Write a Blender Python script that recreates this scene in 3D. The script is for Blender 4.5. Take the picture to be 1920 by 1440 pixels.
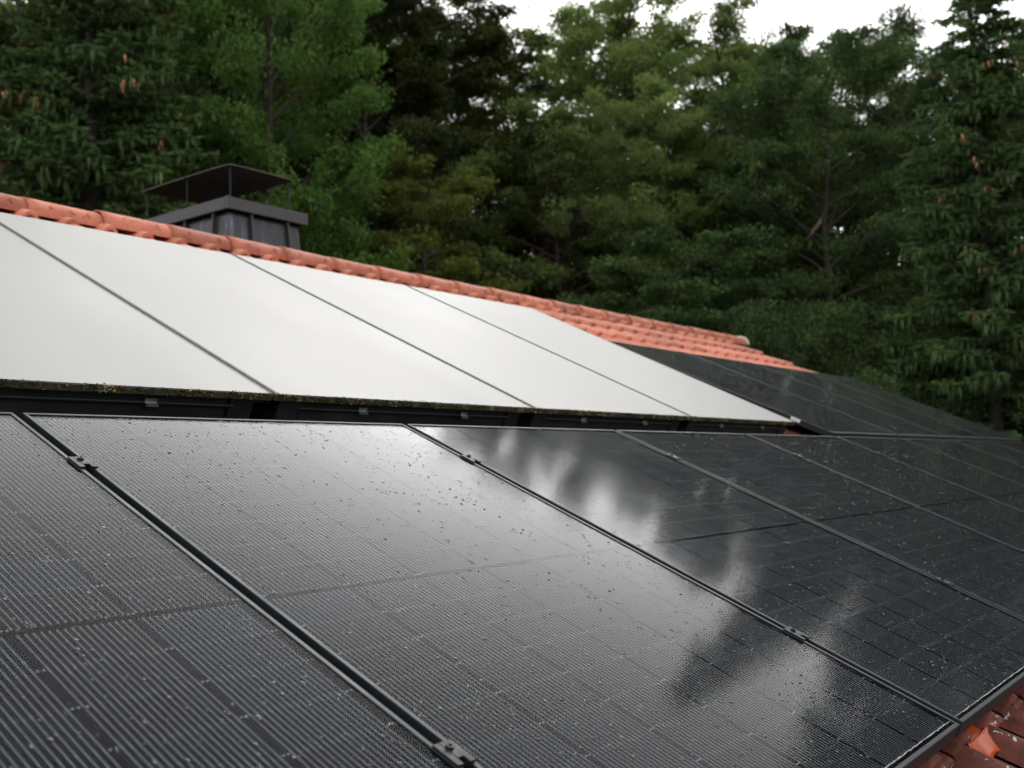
import bpy, math, random
import numpy as np
from mathutils import Matrix, Vector

for o in list(bpy.data.objects): bpy.data.objects.remove(o)
R = math.radians
scene = bpy.context.scene
COL = scene.collection

# ------------------------------------------------------------------ camera
S = R(23.955)                      # roof pitch
CAM = np.array([-1.076, -.607, .525])
YAW, PIT, ROLL = R(52.345), R(4.81), R(-1.5)
fw = np.array([math.sin(YAW)*math.cos(PIT), math.cos(YAW)*math.cos(PIT), math.sin(PIT)])
rt = np.array([math.cos(YAW), -math.sin(YAW), 0.]); up = np.cross(rt, fw)
rt, up = rt*math.cos(ROLL)+up*math.sin(ROLL), -rt*math.sin(ROLL)+up*math.cos(ROLL)
cd = bpy.data.cameras.new('camera'); cam = bpy.data.objects.new('camera', cd); COL.objects.link(cam)
m = Matrix.Identity(4)
for i in range(3):
    m[i][0] = rt[i]; m[i][1] = up[i]; m[i][2] = -fw[i]; m[i][3] = CAM[i]
cam.matrix_world = m
cd.sensor_width = 36; cd.lens = 36*1953/1920; cd.clip_start = .05; cd.clip_end = 2000
cd.dof.use_dof = True; cd.dof.focus_distance = 2.35; cd.dof.aperture_fstop = 4.4; cd.dof.aperture_blades = 9
scene.camera = cam

# ------------------------------------------------------------------ light
SUN_AZ, SUN_EL = 58., 32.         # azimuth clockwise from +Y: thin bright cloud ahead, over the wood
w = bpy.data.worlds.new('World'); scene.world = w; w.use_nodes = True
nt = w.node_tree; nt.nodes.clear()
sky = nt.nodes.new('ShaderNodeTexSky'); sky.sky_type = 'NISHITA'; sky.sun_disc = False
sky.sun_elevation = R(SUN_EL); sky.sun_rotation = R(SUN_AZ); sky.dust_density = 4.; sky.air_density = 1.2; sky.ozone_density = 1.
hs = nt.nodes.new('ShaderNodeHueSaturation'); hs.inputs['Saturation'].default_value = .13
bg = nt.nodes.new('ShaderNodeBackground'); bg.inputs['Strength'].default_value = .10
wo = nt.nodes.new('ShaderNodeOutputWorld')
nt.links.new(sky.outputs[0], hs.inputs['Color']); # even cloud layer over the clear-sky gradient
cm = nt.nodes.new('ShaderNodeMix'); cm.data_type = 'RGBA'; cm.inputs[0].default_value = .68; cm.inputs[7].default_value = (8.0, 8.1, 8.3, 1)
nt.links.new(hs.outputs[0], cm.inputs[6]); nt.links.new(cm.outputs[2], bg.inputs['Color']); nt.links.new(bg.outputs[0], wo.inputs[0])
sl = bpy.data.lights.new('sun', 'SUN'); sl.energy = 1.5; sl.angle = R(54); sl.color = (1, .97, .92)
sun = bpy.data.objects.new('sun', sl); COL.objects.link(sun)
sd = Vector((math.sin(R(SUN_AZ))*math.cos(R(SUN_EL)), math.cos(R(SUN_AZ))*math.cos(R(SUN_EL)), math.sin(R(SUN_EL))))
sun.rotation_euler = sd.to_track_quat('Z', 'Y').to_euler()
scene.view_settings.view_transform = 'Standard'; scene.view_settings.look = 'None'
scene.view_settings.exposure = 1.05; scene.view_settings.gamma = 1.
scene.render.engine = 'CYCLES'
scene.cycles.use_denoising = True
scene.cycles.max_bounces = 6; scene.cycles.diffuse_bounces = 3; scene.cycles.glossy_bounces = 3
scene.cycles.transmission_bounces = 3; scene.cycles.transparent_max_bounces = 8
scene.cycles.caustics_reflective = False; scene.cycles.caustics_refractive = False
scene.cycles.sample_clamp_indirect = 6

# ------------------------------------------------------------------ helpers
class MB:
    """collects verts and faces, links them as one mesh object"""
    def __init__(s): s.v = []; s.f = []; s.mi = []; s.cur = 0
    def face(s, pts):
        b = len(s.v); s.v += [tuple(p) for p in pts]; s.f.append(tuple(range(b, b+len(pts)))); s.mi.append(s.cur); return s
    def box(s, x0, x1, y0, y1, z0, z1, skip=()):
        b = len(s.v)
        s.v += [(x0,y0,z0),(x1,y0,z0),(x1,y1,z0),(x0,y1,z0),(x0,y0,z1),(x1,y0,z1),(x1,y1,z1),(x0,y1,z1)]
        F = [(0,3,2,1),(4,5,6,7),(0,1,5,4),(1,2,6,5),(2,3,7,6),(3,0,4,7)]
        for i, q in enumerate(F):
            if i in skip: continue
            s.f.append(tuple(b+k for k in q)); s.mi.append(s.cur)
        return s
    def prism(s, pts, axis, a, c):
        """extrude 2-D outline (counter-clockwise) along axis from a to c"""
        def P3(p, t): return {'x': (t, p[0], p[1]), 'y': (p[0], t, p[1]), 'z': (p[0], p[1], t)}[axis]
        n = len(pts); b = len(s.v)
        s.v += [P3(p, a) for p in pts] + [P3(p, c) for p in pts]
        for i in range(n):
            j = (i+1) % n; s.f.append((b+i, b+j, b+n+j, b+n+i)); s.mi.append(s.cur)
        s.f.append(tuple(b+i for i in range(n))[::-1]); s.f.append(tuple(b+n+i for i in range(n))); s.mi += [s.cur]*2
        return s
    def tube(s, path, rad, n=8, cap=True):
        path = [Vector(p) for p in path]; b0 = len(s.v); k = len(path)
        if not hasattr(rad, '__len__'): rad = [rad]*k
        for i, p in enumerate(path):
            t = (path[min(i+1, k-1)]-path[max(i-1, 0)]).normalized()
            a = t.cross(Vector((0, 0, 1))); a = t.cross(Vector((1, 0, 0))) if a.length < .1 else a
            a.normalize(); c = t.cross(a)
            for q in range(n):
                g = 2*math.pi*q/n; s.v.append(tuple(p+(a*math.cos(g)+c*math.sin(g))*rad[i]))
        for i in range(k-1):
            for q in range(n):
                s.f.append((b0+i*n+q, b0+i*n+(q+1) % n, b0+(i+1)*n+(q+1) % n, b0+(i+1)*n+q)); s.mi.append(s.cur)
        if cap:
            s.f.append(tuple(b0+q for q in range(n))); s.f.append(tuple(b0+(k-1)*n+q for q in range(n))[::-1]); s.mi += [s.cur]*2
        return s
    def mesh(s, name, mats, smooth=False):
        me = bpy.data.meshes.new(name); me.from_pydata(s.v, [], s.f)
        for q in (mats if isinstance(mats, (list, tuple)) else [mats]): me.materials.append(q)
        me.polygons.foreach_set('material_index', s.mi)
        if smooth: me.polygons.foreach_set('use_smooth', [True]*len(s.f))
        me.update(); return me
    def build(s, name, mats, parent=None, smooth=False, bevel=0):
        o = obj(name, s.mesh(name, mats, smooth), parent)
        if bevel:
            b = o.modifiers.new('bevel', 'BEVEL'); b.width = bevel; b.segments = 2; b.limit_method = 'ANGLE'; b.angle_limit = R(40)
        return o

def obj(name, data, parent=None):
    o = bpy.data.objects.new(name, data); COL.objects.link(o); o.parent = parent; return o
def tag(o, label=None, cat=None, group=None, kind=None):
    if label: o['label'] = label
    if cat: o['category'] = cat
    if group: o['group'] = group
    if kind: o['kind'] = kind
    return o
def thing(name, label, cat, loc=(0,0,0), rot=(0,0,0), group=None):
    o = obj(name, None); o.location = loc; o.rotation_euler = rot; o.empty_display_size = .1
    return tag(o, label, cat, group)
def copy_tree(o, parent=None):
    c = o.copy(); COL.objects.link(c); c.parent = parent
    for ch in list(o.children): copy_tree(ch, c)
    return c
def roof(u, v, h=0.):
    return (u, v*math.cos(S)-h*math.sin(S), v*math.sin(S)+h*math.cos(S))
def np_mesh(name, V, F, mat, attrs=None):
    me = bpy.data.meshes.new(name); n, k = F.shape
    me.vertices.add(len(V)); me.vertices.foreach_set('co', V.astype(np.float32).ravel())
    me.loops.add(n*k); me.loops.foreach_set('vertex_index', F.astype(np.int32).ravel())
    me.polygons.add(n); me.polygons.foreach_set('loop_start', np.arange(n, dtype=np.int32)*k)
    me.polygons.foreach_set('loop_total', np.full(n, k, dtype=np.int32))
    me.materials.append(mat)
    for an, av in (attrs or {}).items():
        a = me.attributes.new(an, 'FLOAT', 'FACE'); a.data.foreach_set('value', av.astype(np.float32))
    me.update(calc_edges=True); return me

# ------------------------------------------------------------------ materials
class Mat:
    def __init__(s, name):
        s.m = bpy.data.materials.new(name); s.m.use_nodes = True; s.t = s.m.node_tree
        s.b = s.t.nodes['Principled BSDF']; s.out = s.t.nodes['Material Output']
    def n(s, kind, **kw):
        q = s.t.nodes.new(kind)
        for k, v in kw.items():
            if hasattr(q, k): setattr(q, k, v)
            else: q.inputs[k.replace('_', ' ')].default_value = v
        return q
    def l(s, a, b): s.t.links.new(a, b)
    def set(s, **kw):
        for k, v in kw.items(): s.b.inputs[k.replace('_', ' ')].default_value = v
        return s
    def coord(s, which='Object', scale=(1,1,1)):
        tc = s.n('ShaderNodeTexCoord'); mp = s.n('ShaderNodeMapping'); mp.inputs['Scale'].default_value = scale
        s.l(tc.outputs[which], mp.inputs[0]); return mp.outputs[0]
    def noise(s, vec, scale, detail=4, rough=.6):
        q = s.n('ShaderNodeTexNoise'); q.inputs['Scale'].default_value = scale; q.inputs['Detail'].default_value = detail
        q.inputs['Roughness'].default_value = rough; s.l(vec, q.inputs['Vector']); return q.outputs['Fac']
    def ramp(s, fac, stops):
        q = s.n('ShaderNodeValToRGB'); e = q.color_ramp.elements
        while len(e) < len(stops): e.new(.5)
        for i, (p, c) in enumerate(stops): e[i].position = p; e[i].color = (*c, 1) if len(c) == 3 else c
        s.l(fac, q.inputs[0]); return q.outputs[0]
    def mix(s, fac, a, b, mode='MIX'):
        q = s.n('ShaderNodeMix', data_type='RGBA', blend_type=mode)
        for i, v in ((0, fac), (6, a), (7, b)):
            if hasattr(v, 'links'): s.l(v, q.inputs[i])
            else: q.inputs[i].default_value = v if i == 0 else (*v, 1)
        return q.outputs[2]
    def bump(s, h, strength=.3, dist=.01):
        q = s.n('ShaderNodeBump'); q.inputs['Strength'].default_value = strength; q.inputs['Distance'].default_value = dist
        s.l(h, q.inputs['Height']); s.l(q.outputs[0], s.b.inputs['Normal']); return q
def g(v): return (v, v, v)
def plain(name, col, rough=.5, metal=0., var=.25, vs=8., bump=.1, which='Object'):
    M = Mat(name); M.set(Roughness=rough, Metallic=metal)
    n = M.noise(M.coord(which), vs, 5)
    M.l(M.ramp(n, [(.25, tuple(c*(1-var) for c in col)), (.75, tuple(min(1, c*(1+var)) for c in col))]), M.b.inputs['Base Color'])
    rr = M.ramp(n, [(.2, g(max(.02, rough-.1))), (.8, g(min(1, rough+.12)))]); M.l(rr, M.b.inputs['Roughness'])
    if bump: M.bump(M.noise(M.coord(which), vs*12, 3), bump, .002)
    return M.m

m_frame = plain('black_anodised_aluminium', (.014, .019, .022), .5, .05, .25, 6, .05)
m_back = plain('black_backsheet', (.006, .006, .007), .6, 0, .2, 5, 0)
m_back.node_tree.nodes['Principled BSDF'].inputs['Specular IOR Level'].default_value = 0.
m_frame.node_tree.nodes['Principled BSDF'].inputs['Specular IOR Level'].default_value = .3
m_clamp = plain('black_clamp_metal', (.010, .012, .013), .5, .0, .3, 30, .1)
m_clamp.node_tree.nodes['Principled BSDF'].inputs['Specular IOR Level'].default_value = .25
m_rail = plain('rail_aluminium', (.05, .05, .052), .45, .6, .2, 5, .05)
m_silver = plain('clip_steel', (.36, .37, .37), .4, .9, .2, 40, .1)
m_label = plain('white_label', (.75, .76, .77), .5, 0, .05, 8, 0)

M = Mat('solar_cell'); M.set(Roughness=.6, Specular_IOR_Level=0.)
oi = M.n('ShaderNodeObjectInfo')
c = M.ramp(oi.outputs['Random'], [(0, (.009, .008, .012)), (.5, (.012, .011, .015)), (1, (.011, .012, .019))])
M.l(c, M.b.inputs['Base Color']); m_cell = M.m
M = Mat('cell_wire'); M.set(Roughness=.5, Metallic=.3, Specular_IOR_Level=.1, Base_Color=(.31, .34, .34, 1)); m_wire = M.m

M = Mat('solar_glass')          # anti-reflective coated panel glass: clear, slightly satin reflection
vec = M.coord('Object')
fr = M.n('ShaderNodeFresnel'); fr.inputs['IOR'].default_value = 1.14
gl = M.n('ShaderNodeBsdfGlossy'); gl.inputs['Color'].default_value = (.95, .97, 1, 1)
tr = M.n('ShaderNodeBsdfTransparent'); tr.inputs['Color'].default_value = (.93, .95, .95, 1)
mx = M.n('ShaderNodeMixShader')
nn = M.noise(vec, 3., 4); M.l(M.ramp(nn, [(.3, g(.07)), (.7, g(.10))]), gl.inputs['Roughness'])
bp = M.n('ShaderNodeBump'); bp.inputs['Strength'].default_value = .02; bp.inputs['Distance'].default_value = .002
M.l(M.noise(vec, 160., 2), bp.inputs['Height']); M.l(bp.outputs[0], gl.inputs['Normal'])
pw = M.n('ShaderNodeMath', operation='POWER'); pw.inputs[1].default_value = 1.5; M.l(fr.outputs[0], pw.inputs[0])
ml = M.n('ShaderNodeMath', operation='MULTIPLY'); ml.inputs[1].default_value = 1.8; ml.use_clamp = True; M.l(pw.outputs[0], ml.inputs[0])   # AR coat: weak until grazing
M.l(ml.outputs[0], mx.inputs[0]); M.l(tr.outputs[0], mx.inputs[1]); M.l(gl.outputs[0], mx.inputs[2])
M.l(mx.outputs[0], M.out.inputs[0]); m_glass = M.m

M = Mat('rain_water'); M.set(Roughness=.03, IOR=1.33, Base_Color=(.012, .013, .014, 1)); m_drop = M.m
M = Mat('dust_and_drop_glint'); v = M.coord('Object', (40, 40, 40)); n = M.noise(v, 3, 5)
M.l(M.ramp(n, [(.3, (.16, .17, .16)), (.7, (.38, .39, .37))]), M.b.inputs['Base Color']); M.set(Roughness=.8); m_dust_glint = M.m  # dust along the frame bars; same pale colour paints the drops' sky glints

M = Mat('prismatic_collector_glass')   # milky structured cover glass
vec = M.coord('Object'); n = M.noise(M.coord('Object', (1.2, .5, 1)), 1.6, 4)
M.l(M.ramp(n, [(.25, (.185, .184, .177)), (.75, (.212, .210, .202))]), M.b.inputs['Base Color'])
M.set(IOR=1.4, Specular_IOR_Level=.22); M.l(M.ramp(n, [(.3, g(.40)), (.7, g(.46))]), M.b.inputs['Roughness'])
M.bump(M.noise(M.coord('Object', (1, .25, 1)), 300, 2), .08, .001); m_coll = M.m
m_body = plain('collector_casing', (.022, .024, .026), .42, .3, .35, 7, .15)
m_seal = plain('collector_rubber_seal', (.15, .15, .125), .7, 0, .6, 25, .3)
M = Mat('lichen_trim'); vec = M.coord('Object'); a = M.noise(vec, 60, 6, .7); b = M.noise(vec, 150, 4, .7)
c1 = M.ramp(a, [(.35, (.010, .009, .007)), (.52, (.045, .038, .018)), (.62, (.07, .065, .03)), (.75, (.16, .15, .10))])
f = M.ramp(b, [(.60, g(0)), (.66, g(1))]); M.l(M.mix(f, c1, (.30, .20, .03)), M.b.inputs['Base Color'])
M.set(Roughness=.95); M.bump(a, .9, .01); m_lichen = M.m
M = Mat('lichen_lump'); oi = M.n('ShaderNodeAttribute', attribute_name='tint')
M.l(M.ramp(oi.outputs['Fac'], [(0, (.012, .011, .008)), (.5, (.04, .037, .012)), (.78, (.10, .09, .03)), (.9, (.34, .24, .035)), (1, (.30, .30, .24))]), M.b.inputs['Base Color'])
M.set(Roughness=.95); m_lump = M.m

def tile_mat(name, base, dark, pale, moss, spots):
    M = Mat(name); oi = M.n('ShaderNodeObjectInfo'); tc = M.n('ShaderNodeTexCoord')
    ad = M.n('ShaderNodeVectorMath', operation='ADD'); mu = M.n('ShaderNodeVectorMath', operation='SCALE'); mu.inputs['Scale'].default_value = 37.
    M.l(oi.outputs['Random'], mu.inputs[0]); M.l(tc.outputs['Object'], ad.inputs[0]); M.l(mu.outputs[0], ad.inputs[1]); vec = ad.outputs[0]
    big = M.noise(vec, 5, 6, .65); fine = M.noise(vec, 60, 5, .7)
    col = M.ramp(big, [(.28, dark), (.5, base), (.75, pale)])
    tone = M.ramp(oi.outputs['Random'], [(0, g(.68)), (.5, g(.95)), (1, g(1.15))]); col = M.mix(1., col, tone, 'MULTIPLY')
    f = M.ramp(fine, [(.56, g(0)), (.75, g(1))]); col = M.mix(f, col, tuple(c*.55 for c in dark))
    if moss:
        mf = M.ramp(M.noise(vec, 14, 6, .7), [(.60-moss*.1, g(0)), (.72, g(1))]); col = M.mix(mf, col, (.035, .026, .016))
    if spots:
        vo = M.n('ShaderNodeTexNoise'); vo.inputs['Scale'].default_value = 42; vo.inputs['Detail'].default_value = 3; M.l(vec, vo.inputs['Vector'])
        f2 = M.ramp(vo.outputs['Fac'], [(.655, g(0)), (.68, g(1))]); col = M.mix(f2, col, (.52, .52, .48))
    M.l(col, M.b.inputs['Base Color']); M.set(Roughness=.72, Specular_IOR_Level=.35); M.bump(fine, .35, .004); return M.m
m_tile = tile_mat('terracotta_tile', (.58, .20, .120), (.38, .11, .064), (.62, .26, .17), .3, 0)
m_oldtile = tile_mat('weathered_terracotta', (.20, .048, .03), (.09, .026, .02), (.26, .075, .045), 1.3, 1)
m_ridge = tile_mat('terracotta_ridge', (.52, .165, .094), (.36, .10, .056), (.57, .225, .145), .35, 0)
m_mortar = plain('pale_weathered_ridge_end', (.50, .42, .36), .9, 0, .3, 30, .4)
M = Mat('orange_painted_metal'); M.set(Base_Color=(.55, .085, .018, 1), Roughness=.27, Metallic=0.)
M.bump(M.noise(M.coord(), 25, 2), .15, .004); m_orange = M.m
m_moss = plain('moss_tuft', (.10, .085, .02), .95, 0, .6, 60, 0)

M = Mat('chimney_zinc'); v1 = M.coord('Object', (14, 14, 1.2)); n = M.noise(v1, 1.5, 5, .65); n2 = M.noise(M.coord(), 40, 4)
col = M.ramp(n, [(.3, (.030, .030, .032)), (.55, (.052, .053, .058)), (.66, (.11, .135, .16)), (.8, (.24, .28, .31))])
M.l(col, M.b.inputs['Base Color']); M.set(Metallic=.35); M.l(M.ramp(n2, [(.3, g(.36)), (.7, g(.55))]), M.b.inputs['Roughness']); M.bump(n2, .06, .003); m_zinc = M.m
m_zincband = plain('chimney_band_sheet', (.058, .055, .058), .48, .35, .25, 9, .1)
m_cap = plain('chimney_cap_plate', (.012, .0125, .012), .7, .1, .35, 12, .2)
m_capedge = plain('chimney_cap_edge', (.15, .14, .11), .85, 0, .4, 30, .2)
m_wall = plain('house_render', (.62, .60, .55), .9, 0, .08, 3, .2)
m_wood = plain('roof_underlay', (.05, .035, .025), .9, 0, .3, 4, .2)
M = Mat('forest_floor'); v = M.coord(); n = M.noise(v, .5, 6); n2 = M.noise(v, 6, 6)
M.l(M.mix(n2, M.ramp(n, [(.35, (.03, .022, .012)), (.65, (.03, .045, .012))]), (.015, .011, .007)), M.b.inputs['Base Color']); M.set(Roughness=1.); m_ground = M.m
m_bark = plain('dark_bark', (.045, .035, .028), .95, 0, .45, 9, .9)
m_dead = plain('pale_dead_wood', (.30, .20, .13), .9, 0, .3, 9, .5)
M = Mat('spruce_cone'); oi = M.n('ShaderNodeObjectInfo'); M.set(Roughness=.75)
c = M.ramp(oi.outputs['Random'], [(0, (.22, .10, .045)), (.5, (.42, .20, .085)), (1, (.58, .30, .14))]); M.l(c, M.b.inputs['Base Color']); M.bump(M.noise(M.coord(), 60, 3), .6, .01); m_cone = M.m

def leaf_mat(name, stops, transl=.35):
    M = Mat(name); a = M.n('ShaderNodeAttribute', attribute_name='tint'); oi = M.n('ShaderNodeObjectInfo')
    col = M.ramp(a.outputs['Fac'], stops)
    hsv = M.n('ShaderNodeHueSaturation'); M.l(col, hsv.inputs['Color'])
    mr = M.n('ShaderNodeMapRange'); mr.inputs['To Min'].default_value = .8; mr.inputs['To Max'].default_value = 1.2; M.l(oi.outputs['Random'], mr.inputs[0]); M.l(mr.outputs[0], hsv.inputs['Value'])
    d = M.n('ShaderNodeBsdfDiffuse'); t = M.n('ShaderNodeBsdfTranslucent'); x = M.n('ShaderNodeMixShader'); x.inputs[0].default_value = transl
    gsy = M.n('ShaderNodeBsdfGlossy'); gsy.inputs['Roughness'].default_value = .45; gsy.inputs['Color'].default_value = (1, 1, 1, 1)
    x2 = M.n('ShaderNodeMixShader'); x2.inputs[0].default_value = .012
    M.l(hsv.outputs[0], d.inputs[0]); M.l(hsv.outputs[0], t.inputs[0]); M.l(d.outputs[0], x.inputs[1]); M.l(t.outputs[0], x.inputs[2])
    M.l(x.outputs[0], x2.inputs[1]); M.l(gsy.outputs[0], x2.inputs[2]); M.l(x2.outputs[0], M.out.inputs[0]); return M.m
m_lf_light = leaf_mat('light_green_leaf', [(0, (.065, .14, .024)), (.5, (.10, .20, .034)), (.85, (.15, .26, .048)), (1, (.20, .27, .055))], .5)
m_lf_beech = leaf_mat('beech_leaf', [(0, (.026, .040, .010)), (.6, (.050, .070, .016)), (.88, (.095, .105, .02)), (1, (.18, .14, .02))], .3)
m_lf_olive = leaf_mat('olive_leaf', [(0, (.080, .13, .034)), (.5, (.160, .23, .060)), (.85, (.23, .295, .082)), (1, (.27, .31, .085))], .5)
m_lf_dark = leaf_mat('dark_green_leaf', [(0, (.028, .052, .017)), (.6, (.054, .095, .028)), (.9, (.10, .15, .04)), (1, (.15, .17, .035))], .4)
m_lf_yel = leaf_mat('yellowing_leaf', [(0, (.045, .068, .014)), (.5, (.09, .115, .022)), (.85, (.15, .155, .028)), (1, (.27, .21, .03))], .4)
m_needle = leaf_mat('spruce_needle', [(0, (.048, .088, .034)), (.5, (.105, .175, .06)), (.85, (.16, .24, .085)), (1, (.22, .29, .11))], .3)
m_ivy = leaf_mat('dead_brown_leaf', [(0, (.035, .022, .015)), (.6, (.075, .045, .03)), (1, (.14, .08, .05))], .2)

# ------------------------------------------------------------------ ground and house
def gz(x, y):
    t = (x-CAM[0])*math.sin(R(55))+(y-CAM[1])*math.cos(R(55))
    q = -4.3+.10*max(0, t-9)
    if t > 42: q += .35*(t-42)
    if t > 75: q -= .35*(t-75)
    return q
n = 90; xs = np.linspace(-600, 600, n); xs = np.sign(xs)*np.abs(xs/600)**2.2*600
b = MB(); b.v = [(x+15, y+12, gz(x+15, y+12)) for y in xs for x in xs]
b.f = [(j*n+i, j*n+i+1, (j+1)*n+i+1, (j+1)*n+i) for j in range(n-1) for i in range(n-1)]; b.mi = [0]*len(b.f)
tag(b.build('ground', m_ground, smooth=True), kind='structure')

VR = 5.04; HT = -.10                         # ridge position along the slope, tile crest level below the module glass
U0, U1, VE = -6.0, 9.72, -1.9
YR = VR*math.cos(S)+.1*math.sin(S); ZR = VR*math.sin(S)-.1*math.cos(S)
house = thing('house', 'tiled house roof carrying solar panels with a metal clad chimney at the ridge', 'house', (0, 0, 0))
b = MB()
e0 = roof(0, VE, HT-.09); e1 = roof(0, VR+.03, HT-.09)
yb, zb = 2*YR-e0[1], e0[2]
b.prism([(e0[1], e0[2]-.14), (e0[1], e0[2]), (e1[1], e1[2]), (2*YR-e1[1], e1[2]), (yb, zb), (yb, zb-.14), (YR, ZR-.32)][::-1], 'x', U0, U1-.03)
roofo = b.build('roof', m_wood, house)
b = MB(); b.prism([(e0[1]+.6, -6.0), (yb-.6, -6.0), (yb-.6, zb), (YR, ZR-.34), (e0[1]+.6, zb)], 'x', U0+.4, U1-.35); b.build('wall', m_wall, house)

# roof tiles
TW, TG, TL = .222, .373, .42
prof = []
for i in range(9): a = i/8; prof.append((a*.10, .046*math.sin(math.pi*a)**.8 if 0 < a < 1 else 0.))
prof += [(.118, -.001), (.122, -.007), (.165, -.008), (.170, -.004), (.205, -.003), (.232, -.010)]
def tile_mesh_data(b, ox=0, oy=0, oz=0, jit=0):
    n = len(prof); k = len(b.v); rows = [(0, .028), (.012, .030), (TL, -.004)]
    for y, dz in rows:
        for x, z in prof: b.v.append((ox+x, oy+y, oz+z+dz-.046))
    for x, z in prof: b.v.append((ox+x, oy+.001, oz+z+.004-.046))
    for r_ in range(2):
        for i in range(n-1): b.f.append((k+r_*n+i, k+r_*n+i+1, k+(r_+1)*n+i+1, k+(r_+1)*n+i)); b.mi.append(0)
    for i in range(n-1): b.f.append((k+3*n+i, k+3*n+i+1, k+i+1, k+i)); b.mi.append(0)
b = MB(); tile_mesh_data(b); tile_me = b.mesh('roof_tile', m_tile, True); b = MB(); tile_mesh_data(b); tile_old = b.mesh('roof_tile', m_oldtile, True)
rnd = random.Random(4)
bulk = MB()
ncol = int((U1-U0)/TW)
for j in range(-1, 18):
    v = 4.48-TG*j+ (0)
    if j == -1: v = 4.853
    for i in range(ncol):
        u = U1-TW*(i+1)
        near = v < .2 and v > -.5 and .85 < u < 2.6
        top = v > 3.6 and u > .9
        L_ = None
        if near or top:
            o = obj('roof_tile', tile_old if near else tile_me, roofo)
            o.location = roof(u+rnd.uniform(-.002, .002), v+rnd.uniform(-.003, .003), HT+rnd.uniform(-.002, .002)); o.rotation_euler = (S+rnd.uniform(-.004, .004), rnd.uniform(-.006, .006), rnd.uniform(-.004, .004))
            if j == -1: o.scale = (1, .5, 1)
        elif v > VE-.1:
            tile_mesh_data(bulk, u, v, 0) if j != -1 else None
o = bulk.build('tile_field', m_oldtile, roofo, True); o.location = roof(0, 0, HT); o.rotation_euler = (S, 0, 0); o['kind'] = 'stuff'
bulk2 = MB()
for j in range(0, 18):
    for i in range(ncol): tile_mesh_data(bulk2, U0+TW*i-U0-U1, 4.48-TG*j, 0)
o = bulk2.build('tile_field', m_oldtile, roofo, True); q = roof(0, 0, HT); o.location = (0, 2*YR-q[1], q[2]); o.rotation_euler = (S, 0, math.pi); o['kind'] = 'stuff'

# ridge tiles: tapered half barrels, each with a wider socket end lapping the one before
RL = .424
b = MB(); NS = 12; st = [(-.02, .099), (-.02, .1045), (.045, .1035), (.10, .1015), (RL-.005, .0955)]
for x, r_ in st:
    for q in range(NS+1):
        a = math.pi*(-.04+1.08*q/NS); b.v.append((x, -math.cos(a)*r_, math.sin(a)*r_*.93))
for k in range(len(st)-1):
    for q in range(NS): i = k*(NS+1)+q; b.f.append((i, i+1, i+NS+2, i+NS+1)); b.mi.append(0)
for xx in (.10, .31):       # moulded grip nubs on the near side
    a = .42; c = (-math.cos(a)*.099, math.sin(a)*.092)
    b.box(xx, xx+.012, c[0]-.002, c[0]+.012, c[1]-.016, c[1]+.018)
ridge_me = b.mesh('ridge_tile', m_ridge, True)
u = 10.08-RL*27
for i in range(27):
    o = obj('ridge_tile', ridge_me, roofo); o.location = (u+i*RL, YR, ZR-.032+rnd.uniform(-.004, .004)); o.rotation_euler = (rnd.uniform(-.02, .02), rnd.uniform(-.008, .008), rnd.uniform(-.006, .006))
# pale end disc closing the ridge
b = MB(); pts = [(YR-math.cos(math.pi*q/14)*.117, ZR-.04+math.sin(math.pi*q/14)*.115) for q in range(15)][::-1]; b.prism(pts, 'x', 10.06, 10.12)
b.build('ridge_end_cap', m_mortar, roofo, bevel=.012)
b = MB(); b.box(10.0, 10.07, YR-.10, YR+.10, ZR-.3, ZR-.05); b.build('verge_board', m_wood, roofo)

# ------------------------------------------------------------------ chimney (part of the house)
CX0, CX1, CY0, CY1, CZ = 3.30, 4.02, 5.19, 6.27, 2.462      # top of band
def frustum(b, x0, x1, y0, y1, z0, z1, d):
    k = len(b.v); b.v += [(x0-d, y0-d, z0), (x1+d, y0-d, z0), (x1+d, y1+d, z0), (x0-d, y1+d, z0), (x0, y0, z1), (x1, y0, z1), (x1, y1, z1), (x0, y1, z1)]
    for q in [(0,3,2,1),(4,5,6,7),(0,1,5,4),(1,2,6,5),(2,3,7,6),(3,0,4,7)]: b.f.append(tuple(k+t for t in q)); b.mi.append(b.cur)
b = MB(); i_ = .045; frustum(b, CX0+i_, CX1-i_, CY0+i_, CY1-i_, CZ-1.1, CZ-.083, .07); ch = b.build('chimney', m_zinc, house, bevel=.03)
ch['label'] = 'chimney clad in dark grey metal sheet with a flat rain cap'
b = MB()     # folded band round the top, open in the middle
b.box(CX0, CX1, CY0, CY0+.03, CZ-.085, CZ); b.box(CX0, CX1, CY1-.03, CY1, CZ-.085, CZ)
b.box(CX0, CX0+.03, CY0+.031, CY1-.031, CZ-.085, CZ); b.box(CX1-.03, CX1, CY0+.031, CY1-.031, CZ-.085, CZ)
b.box(CX0+.031, CX1-.031, CY0+.031, CY1-.031, CZ-.05, CZ-.01)
b.build('chimney_band', m_zincband, ch, bevel=.004)
b = MB(); b.box(CX0-.003, CX0+.02, CY0-.004, CY0, CZ-.086, CZ+.002); b.box(CX0-.004, CX0, CY0-.003, CY0+.02, CZ-.086, CZ+.002); b.build('band_corner_fold', m_zincband, ch)
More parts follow.
